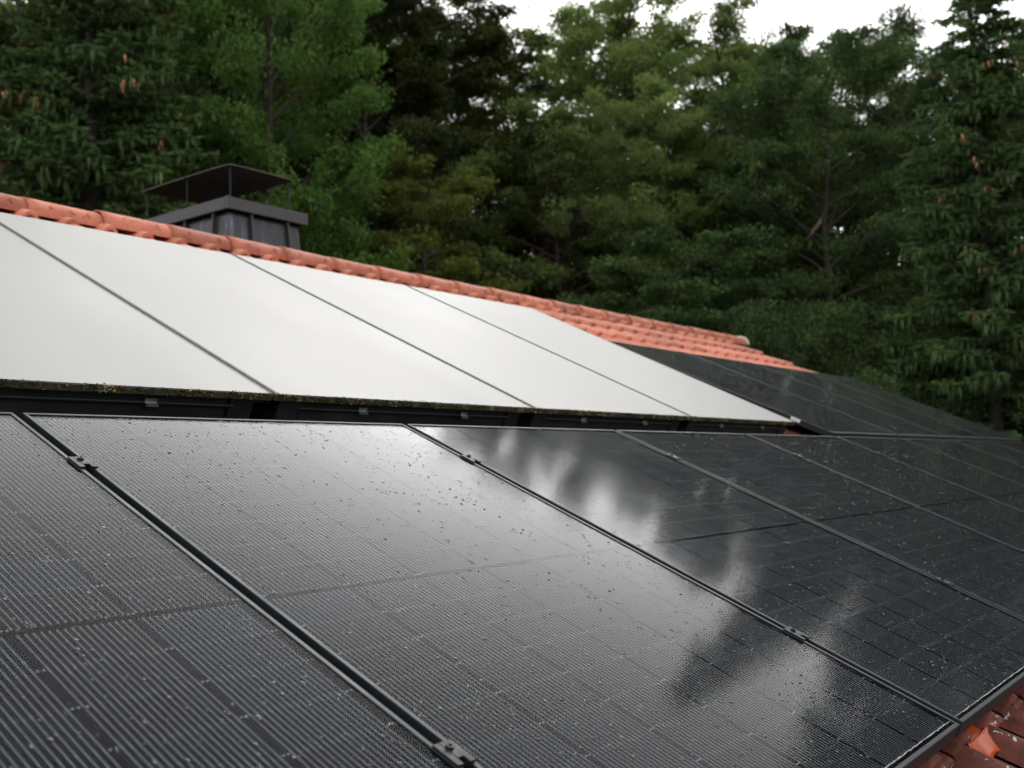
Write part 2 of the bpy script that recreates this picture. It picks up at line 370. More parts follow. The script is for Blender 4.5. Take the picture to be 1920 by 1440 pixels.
for xx, tilt in ((CX0+.22, .008), (CX0+.545, .045)):       # standing seams, front face
    b = MB(); dz = 1.0
    y_top = CY0+i_; y_bot = CY0+i_-.07
    b.face([(xx-.006, y_top-.028, CZ-.086), (xx+.006, y_top-.028, CZ-.086), (xx+.006+tilt, y_bot-.028, CZ-dz), (xx-.006+tilt, y_bot-.028, CZ-dz)])
    b.face([(xx-.006, y_top+.01, CZ-.086), (xx-.006, y_top-.028, CZ-.086), (xx-.006+tilt, y_bot-.028, CZ-dz), (xx-.006+tilt, y_bot+.01, CZ-dz)])
    b.face([(xx+.006, y_top-.028, CZ-.086), (xx+.006, y_top+.01, CZ-.086), (xx+.006+tilt, y_bot+.01, CZ-dz), (xx+.006+tilt, y_bot-.028, CZ-dz)])
    b.build('standing_seam', m_zincband, ch)
for yy in (CY0+.19, CY0+.52, CY0+.82):
    b = MB(); x_top = CX0+i_; x_bot = x_top-.07
    b.face([(x_top-.028, yy+.006, CZ-.086), (x_top-.028, yy-.006, CZ-.086), (x_bot-.028, yy-.006, CZ-1), (x_bot-.028, yy+.006, CZ-1)])
    b.face([(x_top-.028, yy-.006, CZ-.086), (x_top+.01, yy-.006, CZ-.086), (x_bot+.01, yy-.006, CZ-1), (x_bot-.028, yy-.006, CZ-1)])
    b.face([(x_top+.01, yy+.006, CZ-.086), (x_top-.028, yy+.006, CZ-.086), (x_bot-.028, yy+.006, CZ-1), (x_bot+.01, yy+.006, CZ-1)])
    b.build('standing_seam', m_zincband, ch)
# cap: thin plate, slightly domed, on rods
KX0, KX1, KY0, KY1, KZ = CX0+.015, CX1-.13, CY0, CY1-.03, CZ+.235
b = MB(); N_ = 10
for top in (1, 0):
    for j in range(N_+1):
        for i in range(N_+1):
            a, c = i/N_*2-1, j/N_*2-1
            b.v.append((KX0+(KX1-KX0)*i/N_, KY0+(KY1-KY0)*j/N_, KZ+.045*(1-abs(a)**1.5)*(1-abs(c)**1.5)-.012*(a**4+c**4)/2+(.005 if top else 0)))
for top in (0, 1):
    o_ = (N_+1)**2*(1-top)
    for j in range(N_):
        for i in range(N_):
            q = (o_+j*(N_+1)+i, o_+j*(N_+1)+i+1, o_+(j+1)*(N_+1)+i+1, o_+(j+1)*(N_+1)+i); b.f.append(q if top else q[::-1]); b.mi.append(0)
o_ = (N_+1)**2
ring = [i for i in range(N_)]+[j*(N_+1)+N_ for j in range(N_)]+[N_*(N_+1)+N_-i for i in range(N_)]+[(N_-j)*(N_+1) for j in range(N_)]
b.cur = 1
for i, q in enumerate(ring):
    r_ = ring[(i+1) % len(ring)]; b.f.append((q+o_, r_+o_, r_, q)); b.mi.append(1)
b.build('chimney_cap', [m_cap, m_capedge], ch)
mx_, my_ = .03, .03
for x, y in ((KX0+mx_, KY0+my_), (KX1-mx_, KY0+my_), (KX0+mx_, KY1-my_), (KX1-mx_, KY1-my_), (KX0+mx_, (KY0+KY1)/2), (KX1-mx_, (KY0+KY1)/2+.08)):
    b = MB(); b.tube([(x, y, CZ-.03), (x, y, KZ-.004)], .0058, 8); b.build('cap_rod', m_cap, ch)
# ------------------------------------------------------------------ solar modules
P, MWID, ML, MT = 1.154, 1.134, 1.660, .035
FW = .009
rng = np.random.default_rng(7)
def frame_mesh():
    b = MB(); x1, y1 = MWID, ML
    # each bar: top flange + outer web
    b.box(0, x1, 0, FW, 0, MT); b.box(0, x1, y1-FW, y1, 0, MT)
    b.box(0, FW, FW, y1-FW, 0, MT); b.box(x1-FW, x1, FW, y1-FW, 0, MT)
    # lower flange
    b.box(FW, x1-FW, FW, FW+.018, 0, .002); b.box(FW, x1-FW, y1-FW-.018, y1-FW, 0, .002)
    return b
cellpx = (MWID-2*.017)/6; half = (ML-2*.020-.014)/2; cellpy = half/9
def cell_mb(wires=16, pads=True):
    b = MB(); cw, chh = cellpx-.0022, cellpy-.0014
    b.box(-cw/2, cw/2, -chh/2, chh/2, 0, .0006, skip=(0,))
    b.cur = 1; pitch = .0108
    for i in range(wires):
        x = (i-(wires-1)/2)*pitch; h = .0009
        b.face([(x-.00038, -cellpy/2, h), (x+.00038, -cellpy/2, h), (x+.00038, cellpy/2, h), (x-.00038, cellpy/2, h)])
        if pads:
            for y in (-chh/2+.003, chh/2-.003):
                b.face([(x-.0007, y-.0012, h+.0001), (x+.0007, y-.0012, h+.0001), (x+.0007, y+.0012, h+.0001), (x-.0007, y+.0012, h+.0001)])
    return b
cell_me = cell_mb().mesh('solar_cell', [m_cell, m_wire])
frame_me = frame_mesh().mesh('frame', m_frame)
ZG = MT-.0022
glass_me = MB().box(FW-.001, MWID-FW+.001, FW-.001, ML-FW+.001, ZG-.003, ZG).mesh('glass', m_glass) if False else MB().face([(FW, FW, ZG), (MWID-FW, FW, ZG), (MWID-FW, ML-FW, ZG), (FW, ML-FW, ZG)]).mesh('glass', m_glass)
back_me = MB().face([(FW, FW, ZG-.005), (MWID-FW, FW, ZG-.005), (MWID-FW, ML-FW, ZG-.005), (FW, ML-FW, ZG-.005)]).mesh('backsheet', m_back)
def cell_spots():
    for c in range(6):
        for r_ in range(18):
            yield (.017+cellpx*(c+.5), .020+cellpy*(r_+.5)+(.014 if r_ >= 9 else 0))
b = MB()      # joined cells for modules where single cells no longer read
cb = cell_mb(16, False)
for (x, y) in cell_spots():
    k = len(b.v); b.v += [(p[0]+x, p[1]+y, p[2]) for p in cb.v]; b.f += [tuple(k+t for t in q) for q in cb.f]; b.mi += cb.mi
cells_me = b.mesh('cell_array', [m_cell, m_wire])
# ribbon glints where the rows are joined, between columns
b = MB()
for c in range(0, 7):
    for r_ in range(18):
        x = .017+cellpx*c; y = .020+cellpy*r_+(.014 if r_ >= 9 else 0)
        if r_ in (0,): continue
        for dx in (-.004, .004): b.face([(x+dx-.0018, y-.001, 0), (x+dx+.0018, y-.001, 0), (x+dx+.0018, y+.001, 0), (x+dx-.0018, y+.001, 0)])
rib_me = b.mesh('ribbon_joint', m_wire)
def drops_mesh(seed, n):
    rg = np.random.default_rng(seed); V = []; F = []; K = 7
    # loosely clustered
    cl = rg.random((40, 2))
    for i in range(n):
        if rg.random() < .15: c = cl[rg.integers(40)]+rg.normal(0, .03, 2)
        else: c = rg.random(2)
        if not (.0 < c[0] < 1 and 0 < c[1] < 1): continue
        x, y = .016+c[0]*(MWID-.032), .02+c[1]*(ML-.04)
        r_ = .0011+.0009*rg.random()+(.0019*rg.random() if rg.random() < .25 else 0); asp = rg.uniform(.8, 1.5); th = rg.uniform(-.5, .5); hh = r_*rg.uniform(.28, .42)
        k = len(V); wob = 1+rg.normal(0, .05, K)
        for ring_, (rr, z) in enumerate(((1., 0.), (.82, .55), (.45, .9))):
            for q in range(K):
                a = 2*math.pi*q/K; px, py = math.cos(a)*r_*rr*wob[q], math.sin(a)*r_*rr*asp*wob[q]
                V.append((x+px*math.cos(th)-py*math.sin(th), y+px*math.sin(th)+py*math.cos(th), ZG+.0001+z*hh))
        V.append((x, y, ZG+hh))
        for ring_ in range(2):
            for q in range(K): F.append((k+ring_*K+q, k+ring_*K+(q+1) % K, k+(ring_+1)*K+(q+1) % K, k+(ring_+1)*K+q))
        for q in range(K): F.append((k+2*K+q, k+2*K+(q+1) % K, k+3*K))
    mi = [0]*len(F)
    for i in range(int(n*.3)):     # pale flat flecks: sky glints of small drops, painted in as colour
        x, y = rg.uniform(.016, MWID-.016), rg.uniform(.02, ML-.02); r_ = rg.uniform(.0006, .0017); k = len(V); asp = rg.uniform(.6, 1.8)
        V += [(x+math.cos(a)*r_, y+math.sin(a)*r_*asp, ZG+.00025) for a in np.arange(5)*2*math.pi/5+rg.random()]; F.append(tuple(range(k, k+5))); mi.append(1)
    me = bpy.data.meshes.new('rain_drops'); me.from_pydata(V, [], F); me.materials.append(m_drop); me.materials.append(m_dust_glint)
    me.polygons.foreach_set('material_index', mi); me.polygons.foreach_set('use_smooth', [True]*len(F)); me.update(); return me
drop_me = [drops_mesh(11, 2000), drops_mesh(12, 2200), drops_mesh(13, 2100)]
# dusty water line caught along the lower frame bar and a few flecks along the upper one
b = MB(); x = .016
while x < MWID-.018:
    l = rnd.uniform(.006, .02); w_ = rnd.uniform(.0008, .0026); y = .0185+rnd.uniform(-.0007, .0007)
    b.face([(x, y-w_/2, ZG+.0004), (x+l, y-w_/2*rnd.uniform(.7, 1.2), ZG+.0004), (x+l, y+w_/2, ZG+.0004), (x, y+w_/2*rnd.uniform(.7, 1.2), ZG+.0004)]); x += l*rnd.uniform(.9, 1.02)
for i in range(5):
    x = rnd.uniform(.02, MWID-.05); b.face([(x, ML-.0165, ZG+.0004), (x+.012, ML-.0165, ZG+.0004), (x+.012, ML-.0135, ZG+.0004), (x, ML-.0135, ZG+.0004)])
dust_me = b.mesh('dust_line', m_dust_glint)

ordn = ['first', 'second', 'third', 'fourth', 'fifth', 'sixth', 'seventh', 'eighth', 'ninth']
def module(u0, v0, h, label, group, single, di):
    t = thing('solar_module', label, 'solar panel', roof(u0+(P-MWID)/2, v0, h-MT), (S, 0, 0), group)
    f = obj('frame', frame_me, t); bv = f.modifiers.new('bevel', 'BEVEL'); bv.width = .0012; bv.segments = 1
    obj('backsheet', back_me, t); obj('glass', glass_me, t)
    zc = ZG-.0042
    if single:
        for (x, y) in cell_spots():
            o = obj('solar_cell', cell_me, t); o.location = (x, y, zc)
    else:
        o = obj('cell_array', cells_me, t); o.location = (0, 0, zc); o['kind'] = 'stuff'
    o = obj('ribbon_joint', rib_me, t); o.location = (0, 0, zc+.0012); o['kind'] = 'stuff'
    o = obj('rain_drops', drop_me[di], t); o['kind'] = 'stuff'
    obj('dust_line', dust_me, t)['kind'] = 'stuff'
    return t
low_lab = ['black solar module cut by the left edge, lower row', 'large black solar module in the lower middle, second from left in the lower row',
    'third module from the left in the lower row, with streaked sky reflection', 'fourth module from the left in the lower row, mostly dark',
    'fifth module from the left in the lower row', 'sixth module from the left in the lower row', 'seventh module from the left in the lower row',
    'eighth module from the left in the lower row, far right', 'ninth and farthest module of the lower row, at the right edge']
for i, k in enumerate(range(-1, 8)):
    module(k*P, 0, 0, low_lab[i], 'modules of the lower row', k <= 2, i % 3)
up_lab = ['upper row module right beside the last white collector', 'second upper row module from the white collectors', 'third upper row module from the white collectors', 'farthest upper row module, at the right end of the roof']
VU, HU = 1.688, .012
for i, k in enumerate(range(4, 8)):
    module(k*P, VU, HU, up_lab[i], 'modules of the upper row', False, (i+1) % 3)
# white sticker on the near side bar of the first upper module
# rails
for row, (v0, h, ua, ub) in enumerate(((0, 0, -1.3, 8*P+.03), (VU, HU, 4*P-.02, 8*P+.03))):
    for q, vv in enumerate((.37, 1.385)):
        t = MB(); t.box(0, ub-ua, -.02, .02, -.042, -.0015); t.box(0, ub-ua, -.006, .006, -.05, -.0415)
        o = t.build('mounting_rail', m_rail); o.location = roof(ua, v0+vv, h-MT); o.rotation_euler = (S, 0, 0)
        tag(o, 'dark mounting rail under the %s clamps of the %s module row' % (('lower', 'upper')[q], ('lower', 'upper')[row]), 'rail', 'mounting rails')
# clamps
def clamp_proto():
    t = thing('module_clamp', 'x', 'clamp', group='module clamps')
    b = MB()
    # hat profile seen from the slope: two wings on the frames, channel between
    wv = .025
    b.box(-.0185, -.0065, -wv, wv, .0005, .0040); b.box(.0065, .0185, -wv, wv, .0005, .0040)
    b.box(-.0095, -.0065, -wv, wv, -.022, .0005); b.box(.0065, .0095, -wv, wv, -.022, .0005); b.box(-.0065, .0065, -wv, wv, -.022, -.0185)
    b.box(-.0066, .0066, -.012, wv, .0012, .0044)
    b.build('clamp_body', m_clamp, t, bevel=.0008)
    b = MB(); b.tube([(0, .010, .0044), (0, .010, .0085)], [.0065, .0058], 12); bolt = b.build('bolt', m_clamp, t)
    b = MB(); b.tube([(0, .010, .0085), (0, .010, .0092)], .0028, 6); b.build('hex_socket', m_back, bolt)
    return t
cp = clamp_proto(); first = True
def clamp(u, v, h, label, group):
    global first
    o = cp if first else copy_tree(cp); first = False
    o.location = roof(u, v, h); o.rotation_euler = (S, 0, 0); o['label'] = label; o['group'] = group
for k in range(0, 8):
    for q, vv in enumerate((.37, 1.385)):
        clamp(k*P, vv, 0, '%s clamp on the gap between the %s and %s lower modules from the left' % (('lower', 'upper')[q], ordn[k], ordn[k+1]), 'clamps of the lower row')
for k in range(5, 9):
    for q, vv in enumerate((.37, 1.385)):
        clamp(k*P, VU+vv, HU, ('%s clamp on the gap between the %s and %s upper row modules' % (('lower', 'upper')[q], ordn[k-5], ordn[k-4])) if k < 8 else '%s end clamp at the right end of the upper row' % ('lower', 'upper')[q], 'clamps of the upper row')
b = MB(); b.box(4*P+.0075, 4*P+.0098, VU+.20, VU+.26, -.015, .004)
o = b.build('label_plate', m_label); o.location = roof(0, 0, HU-.006); o.rotation_euler = (S, 0, 0)
tag(o, 'small white sticker on the dark side edge beside the last collector', 'sticker')

# ------------------------------------------------------------------ white flat collectors
KP, KV0, KV1, KH, KT = 1.165, 1.755, 3.65, .040, .0241      # KT: collectors stand a little steeper than the roof
KU0 = -.435
KW = KP-.015; KL = KV1-KV0
def lump_mesh(seed, n, w_):
    rg = np.random.default_rng(seed); V = []; F = []; T = []
    base = np.array([(1,0,0),(-1,0,0),(0,1,0),(0,-1,0),(0,0,1),(0,0,-1)]); fc = [(0,2,4),(2,1,4),(1,3,4),(3,0,4),(2,0,5),(1,2,5),(3,1,5),(0,3,5)]
    dens_ = np.interp(np.linspace(0, 1, 400), np.linspace(0, 1, 28), rg.random(28)**1.6); dens_[:12] = 1; dens_[-12:] = 1; clus = np.interp(np.linspace(0, 1, 400), np.linspace(0, 1, 60), rg.random(60)**1.5)
    for i in range(n):
        if rg.random() < .92: c = np.array([rg.random()*w_, rg.uniform(-.003, .001), .001-rg.random()*.018])
        else: c = np.array([rg.random()*w_, rg.exponential(.003), .0012])
        if rg.random() > dens_[int(c[0]/w_*399)]: continue
        r_ = rg.uniform(.001, .0036)*(1.5 if rg.random() < .12 else 1); k = len(V)
        V += list(c+base*r_*rg.uniform(.6, 1.2, (6, 1))*np.array([1.3, .8, .7])); F += [tuple(k+q for q in t) for t in fc]; T += [min(1, .66*rg.random()+.62*clus[int(c[0]/w_*399)])]*8
    return np_mesh('lichen', np.array(V), np.array(F), m_lump, {'tint': np.array(T)})
coll_lab = ['white flat solar collector cut by the left edge', 'second white flat collector from the left, below the chimney', 'third white flat collector from the left', 'rightmost white flat collector, next to the dark upper modules']
for i in range(4):
    t = thing('flat_collector', coll_lab[i], 'solar collector', roof(KU0+KP*i+.0075, KV0+.16*math.sin(KT), KH-.16), (S+KT, 0, 0), 'white collectors'); T_ = .16
    b = MB(); b.prism([(0, 0), (KW, 0), (KW, KL), (0, KL)], 'z', T_-.004, T_); b.build('cover_glass', m_coll, t)
    # casing under the glass, narrower than the pane
    b = MB(); x0, x1, y0 = .040, KW-.040, .030
    b.box(x0, x1, y0, KL-.02, .0, T_-.0045); b.build('casing', m_body, t)
    b = MB(); b.box(x0+.075, x1-.075, y0-.006, y0-.0005, .045, T_-.022); b.build('front_panel', m_body, t, bevel=.003)
    for xa, xb in ((x0-.004, x0+.070), (x1-.070, x1+.004)):
        b = MB(); b.box(xa, xb, y0-.012, y0-.0005, .0, T_-.0206); b.build('corner_bracket', m_body, t, bevel=.003)
    b = MB(); b.box(x0+.06, x1-.06, y0-.016, y0-.0065, .110, .117); b.build('front_lip', m_body, t, bevel=.002)
    for fr_ in (.30, .70):
        xx = KW*fr_; b = MB(); b.box(xx-.017, xx+.017, y0-.026, y0-.0165, .112, .1155); b.box(xx-.017, xx+.017, y0-.0265, y0-.024, .108, .1155); b.box(xx-.017, xx+.017, y0-.018, y0-.0165, .1155, .126); b.build('retaining_clip', m_silver, t)
    b = MB(); b.box(.0, KW, .0005, .016, T_-.020, T_-.0045); b.build('lower_trim', m_lichen, t)
    b = MB(); b.box(0, .010, .0165, KL, T_-.016, T_-.0045); b.box(KW-.010, KW, .0165, KL, T_-.016, T_-.0045); b.box(.0105, KW-.0105, KL-.01, KL, T_-.016, T_-.0045); b.build('edge_seal', m_seal, t)
    for xa in (.004, KW-.008):
        b = MB(); b.box(xa, xa+.003, .004, KL-.004, T_+.0002, T_+.0012); b.build('glazing_bead', m_seal, t)
    o = obj('lichen', lump_mesh(20+i, 5000, KW), t); o.location = (0, .0, T_-.002); o['kind'] = 'stuff'
    b = MB(); b.box(KW+.001, KW+.014, .03, KL, T_-.016, T_-.008); 
    if i < 3: b.build('gap_strip', m_seal, t)
    if i < 3:
        b = MB(); b.tube([(KW-.05, .065, .118), (KW+.075, .065, .118)], .011, 10); pc = b.build('pipe_union', plain('union_brass%d' % i, (.05, .05, .05), .5, .6) if i else plain('blue_plastic', (.02, .06, .22), .4), t)

# ------------------------------------------------------------------ orange metal hook tile, moss
t = thing('metal_hook_tile', 'bright orange painted metal roof tile sticking out under the panel corner', 'metal tile', roof(1.366, 0, HT-.020), (S, 0, 0))
b = MB(); nx, ny = 20, 10
for j in range(ny+1):
    for i in range(nx+1):
        a, c = i/nx, j/ny
        r_ = max(0, a-.62)/.38; z = .004+.034*r_**1.5*(1-.25*c)+.010*max(0, .15-a)/.15
        z += (.006 if c < .55 else .0)*(1 if a < .9 else .5)+.005*math.sin(a*11+1)*max(0, c-.5)*2-.020*max(0, c-.5)/.5
        y = .065-.112*c*(1-.30*max(0, a-.75)/.25)-.012*math.sin(a*7.5+.6)*max(0, c-.45)/.55
        b.v.append((a*.205+.010*c*math.sin(a*3), y, z))
for j in range(ny):
    for i in range(nx): q = j*(nx+1)+i; b.f.append((q, q+nx+1, q+nx+2, q+1)); b.mi.append(0)
o = b.build('pan_sheet', m_orange, t, True); so = o.modifiers.new('solid', 'SOLIDIFY'); so.thickness = .0018
b = MB(); b.tube([(.012, .008, .0115), (.07, .006, .0105), (.125, .006, .013), (.165, .008, .023)], .0022, 6); b.build('stiffening_bead', m_orange, t, True)
def tufts(name, label, spots, seed):
    rg = np.random.default_rng(seed); V = []; F = []
    for (u, v, r_, n) in spots:
        for i in range(n):
            p = np.array([u, v, HT-.05])+np.array([rg.normal(0, r_), rg.normal(0, r_*.7), abs(rg.normal(0, .006))])
            d = rg.normal(0, 1, 3); d[2] = abs(d[2])+.4; d /= np.linalg.norm(d); l = rg.uniform(.006, .018); s_ = np.cross(d, rg.normal(0, 1, 3)); s_ = s_/np.linalg.norm(s_)*.0016
            k = len(V); V += [p-s_, p+s_, p+d*l]; F.append((k, k+1, k+2))
    o = obj(name, np_mesh(name, np.array(V), np.array(F), m_moss)); o.rotation_euler = (S, 0, 0); return tag(o, label, 'moss', kind='stuff')
tufts('moss', 'tufts of dry yellowish moss on the old tiles at lower right', [(1.57, -.055, .03, 260), (1.62, -.02, .02, 160), (1.80, -.02, .02, 160), (1.84, -.03, .025, 120), (1.37, -.07, .014, 90), (1.30, -.05, .02, 60), (1.6, -.09, .02, 80)], 3)

# ------------------------------------------------------------------ trees
def leaves(centres, rad, nper, size, rg, flat=.35, droop=0., tilt=.55, tintc=None, aspect=.55):
    """kite shaped leaves spread through flattened clumps; returns V,F,tint"""
    n = len(centres); tot = n*nper
    C_ = np.repeat(centres, nper, 0); RR = np.repeat(rad, nper)
    d = rg.normal(0, 1, (tot, 3)); d /= np.linalg.norm(d, axis=1)[:, None]
    r_ = rg.random(tot)**.5
    off = d*(r_*RR)[:, None]; off[:, 2] *= flat; off[:, 2] -= droop*(r_**2)*RR
    c = C_+off
    az = rg.random(tot)*2*np.pi
    t = np.stack([np.cos(az), np.sin(az), rg.normal(-.15, tilt, tot)], 1); t /= np.linalg.norm(t, axis=1)[:, None]
    nrm = np.stack([rg.normal(0, tilt, tot), rg.normal(0, tilt, tot), np.ones(tot)], 1)
    sd_ = np.cross(nrm, t); sd_ /= np.linalg.norm(sd_, axis=1)[:, None]
    L_ = size*rg.uniform(.65, 1.35, tot)[:, None]; Wd = L_*aspect
    V = np.stack([c-t*L_/2, c+sd_*Wd/2, c+t*L_/2, c-sd_*Wd/2], 1).reshape(-1, 3)
    F = np.arange(tot*4).reshape(-1, 4)
    tc = np.repeat(rg.random(n) if tintc is None else tintc, nper)
    tint = np.clip(.62*tc+.38*rg.random(tot), 0, 1)
    return V, F, tint

def broadleaf(name, seed, H, Rc, base, nl, leaf, mat, flat, sub=6, nper=150, crad=(.35, .6), lsize=.09, top=.2, droop=.1, rise=.45, trunk_r=.17, pk=.4):
    """tapered trunk with limbs, twigs and layered clumps of leaves; origin at the foot"""
    rg = np.random.default_rng(seed); b = MB()
    wob = rg.normal(0, .12, (8, 2)); wob[0] = 0
    tp = [(wob[i, 0]*i/4, wob[i, 1]*i/4, H*.95*i/7) for i in range(8)]
    b.tube(tp, [trunk_r*(1-.9*i/7)+.012 for i in range(8)], 9)
    cen = []; rad = []
    for k in range(nl):
        f = (k+rg.uniform(.2, .8))/nl; z0 = base+(H-base)*.93*f
        i_ = min(6, int(z0/(H*.95)*7)); fr_ = z0/(H*.95)*7-i_
        p0 = np.array(tp[i_])*(1-fr_)+np.array(tp[i_+1])*fr_
        az = k*2.399+rg.normal(0, .35)
        pf = math.sqrt(max(.05, 1-((f-pk)/(1.06-pk if f > pk else pk+.25))**2))     # crown outline
        pf *= 1-top*f*f
        ln = Rc*pf*rg.uniform(.72, 1.12); ris = rise+.5*f+rg.normal(0, .12)
        d = np.array([math.cos(az), math.sin(az), 0.]); path = []
        for q in range(6):
            s_ = q/5; path.append(p0+d*ln*s_+np.array([0, 0, ln*(ris*s_-.32*s_*s_)])+rg.normal(0, .05, 3)*s_)
        lr = max(.015, trunk_r*.38*(1-.7*f))
        b.tube(path, [lr*(1-.85*q/5)+.005 for q in range(6)], 5, cap=False)
        for q in range(sub):
            s_ = .28+.72*(q+rg.random())/sub; i2 = min(4, int(s_*5)); f2 = s_*5-i2
            pp = path[i2]*(1-f2)+path[i2+1]*f2
            a2 = az+rg.choice([-1, 1])*rg.uniform(.5, 1.3); l2 = ln*rg.uniform(.14, .36)*(1.15-.5*s_)+.15
            e = pp+np.array([math.cos(a2)*l2, math.sin(a2)*l2, l2*rg.uniform(-.15, .45)])
            b.tube([pp, (pp+e)/2+np.array([0, 0, .05]), e], [.012, .008, .004], 4, cap=False)
            cen += [e, (pp*.45+e*.55)]; rad += [rg.uniform(*crad), rg.uniform(*crad)*.8]
        cen.append(path[-1]); rad.append(rg.uniform(*crad))
    for q in range(5): cen.append(np.array(tp[-1])+rg.normal(0, .25, 3)); rad.append(rg.uniform(*crad)*.8)
    cen = np.array(cen); rad = np.array(rad)
    V, F, T = leaves(cen, rad, nper, lsize, rg, flat, droop, leaf)
    return b.mesh(name+'_trunk', m_bark, True), np_mesh(name+'_crown', V, F, mat, {'tint': T})

def spruce(name, seed, H, Rb, zlow, hang=.5, dens=1.):
    """Norway spruce: whorls of arching boughs with side shoots and hanging twigs made of needle tufts"""
    rg = np.random.default_rng(seed); b = MB()
    b.tube([(0, 0, 0), (.03, .02, H*.35), (0, .04, H*.7), (.02, 0, H)], [.24, .17, .08, .008], 9)
    A = []; D_ = []; Ln = []; Wd = []; Tn = []; tips = []
    z = zlow
    while z < H-.25:
        f = (z-zlow)/(H-zlow); nb = int(rg.integers(7, 10)*dens)
        for q in range(nb):
            az = rg.random()*2*np.pi; ln = Rb*(1-f)**.82*rg.uniform(.72, 1.12)+.12
            z0 = z+rg.uniform(-.14, .14); d = np.array([math.cos(az), math.sin(az), 0.]); sd_ = np.array([-d[1], d[0], 0.])
            dr = rg.uniform(.18, .38)*(1-f)+rg.uniform(-.35, -.1)*f
            def pos(s_): return np.array([0, 0, z0])+d*ln*s_+np.array([0, 0, ln*(-dr*2.1*s_+1.75*dr*s_*s_)])
            path = [pos(s_) for s_ in (0, .25, .5, .75, 1.)]
            b.tube(path, [.028*(1-f)+.008, .02*(1-f)+.006, .012, .008, .003], 4, cap=False)
            step = .085/max(ln, .2); s_ = .14 if ln > .6 else .05; bt = rg.random()
            tips.append((path[-1], d, f)); 
            while s_ < 1.0:
                p = pos(s_); tl = (.12+.42*ln/Rb*(1-s_)**.6*(s_*1.6+.25))*rg.uniform(.6, 1.2)
                for sg in (-1, 1):
                    dd = d*rg.uniform(.55, .95)+sg*sd_*rg.uniform(.6, 1.)+np.array([0, 0, rg.uniform(-.35, .22)])
                    dd /= np.linalg.norm(dd)
                    # the shoot itself, then side shoots off it
                    A.append(p); D_.append(dd); Ln.append(tl); Wd.append(.042); Tn.append(bt)
                    m_ = int(tl/.06)
                    for e in range(m_):
                        pe = p+dd*tl*(e+.7)/(m_+.7); s2 = rg.choice([-1, 1]); de = dd*.75+s2*np.cross(dd, [0, 0, 1])*.7+np.array([0, 0, rg.uniform(-.3, .25)]); de /= np.linalg.norm(de)
                        A.append(pe); D_.append(de); Ln.append(rg.uniform(.08, .17)); Wd.append(.04); Tn.append(bt)
                    if rg.random() < hang*(1-f*.7) and s_ > .25:
                        hd = np.array([rg.normal(0, .16), rg.normal(0, .16), -1.])+d*.1; A.append(p+dd*tl*rg.uniform(.2, .9)); D_.append(hd/np.linalg.norm(hd)); Ln.append(rg.uniform(.15, .42)*(1-f*.5)); Wd.append(.04); Tn.append(bt*.85)
                s_ += step*rg.uniform(.8, 1.3)
            for e in range(4):     # upturned tip shoots
                de = d+sd_*rg.normal(0, .55)+np.array([0, 0, rg.uniform(-.05, .5)]); A.append(pos(rg.uniform(.86, 1))); D_.append(de/np.linalg.norm(de)); Ln.append(rg.uniform(.12, .24)); Wd.append(.038); Tn.append(min(1, bt+.2))
        z += rg.uniform(.20, .30)/dens**.5
    A = np.array(A); D_ = np.array(D_); Ln = np.array(Ln); Wd = np.array(Wd); Tn = np.array(Tn); n = len(A)
    # every shoot: two crossed slim kites of needles
    VV = []; TT = []
    rv = rg.normal(0, 1, (n, 3)); q1 = np.cross(D_, rv); q1 /= np.linalg.norm(q1, axis=1)[:, None]; q2 = np.cross(D_, q1)
    for sv in (q1, q2):
        w_ = sv*(Wd*.62)[:, None]; mid = A+D_*(Ln*.45)[:, None]
        VV.append(np.stack([A, mid+w_, A+D_*Ln[:, None], mid-w_], 1)); TT.append(Tn)
    V = np.concatenate(VV, 0).reshape(-1, 3); F = np.arange(len(V)).reshape(-1, 4)
    T = np.clip(.55*np.concatenate(TT)+.45*rg.random(len(F)), 0, 1)
    return b.mesh(name+'_trunk', m_bark, True), np_mesh(name+'_crown', V, F, m_needle, {'tint': T}), tips

MESH = {
 'light': broadleaf('light_tree', 1, 13.5, 3.2, 2.2, 54, 1.2, m_lf_light, .7, 10, 110, (.28, .52), .085, .15, .12, .45),
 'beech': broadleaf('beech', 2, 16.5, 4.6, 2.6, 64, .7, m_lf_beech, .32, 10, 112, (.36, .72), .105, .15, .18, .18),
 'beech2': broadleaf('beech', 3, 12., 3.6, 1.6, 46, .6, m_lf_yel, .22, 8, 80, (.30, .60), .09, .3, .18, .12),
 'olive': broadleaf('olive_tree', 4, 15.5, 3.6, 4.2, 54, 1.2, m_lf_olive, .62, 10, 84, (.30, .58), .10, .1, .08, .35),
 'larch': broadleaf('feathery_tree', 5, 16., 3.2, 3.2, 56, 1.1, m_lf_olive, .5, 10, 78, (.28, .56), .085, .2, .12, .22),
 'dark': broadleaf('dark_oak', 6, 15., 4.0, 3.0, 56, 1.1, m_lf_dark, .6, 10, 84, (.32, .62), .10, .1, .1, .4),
 'small': broadleaf('small_tree', 8, 7.8, 2.0, 5.2, 20, .8, m_lf_dark, .36, 6, 110, (.28, .5), .075, .1, .15, .3, .10),
 'bush': broadleaf('bush', 9, 4.6, 2.0, .4, 30, 1., m_lf_dark, .5, 7, 130, (.3, .5), .055, .2, .1, .7, .06),
}
SP1 = spruce('spruce', 21, 16.5, 3.3, 1.2, .5, 1.1); SP2 = spruce('spruce', 22, 17.5, 3.1, 1.4, 1., 1.1)

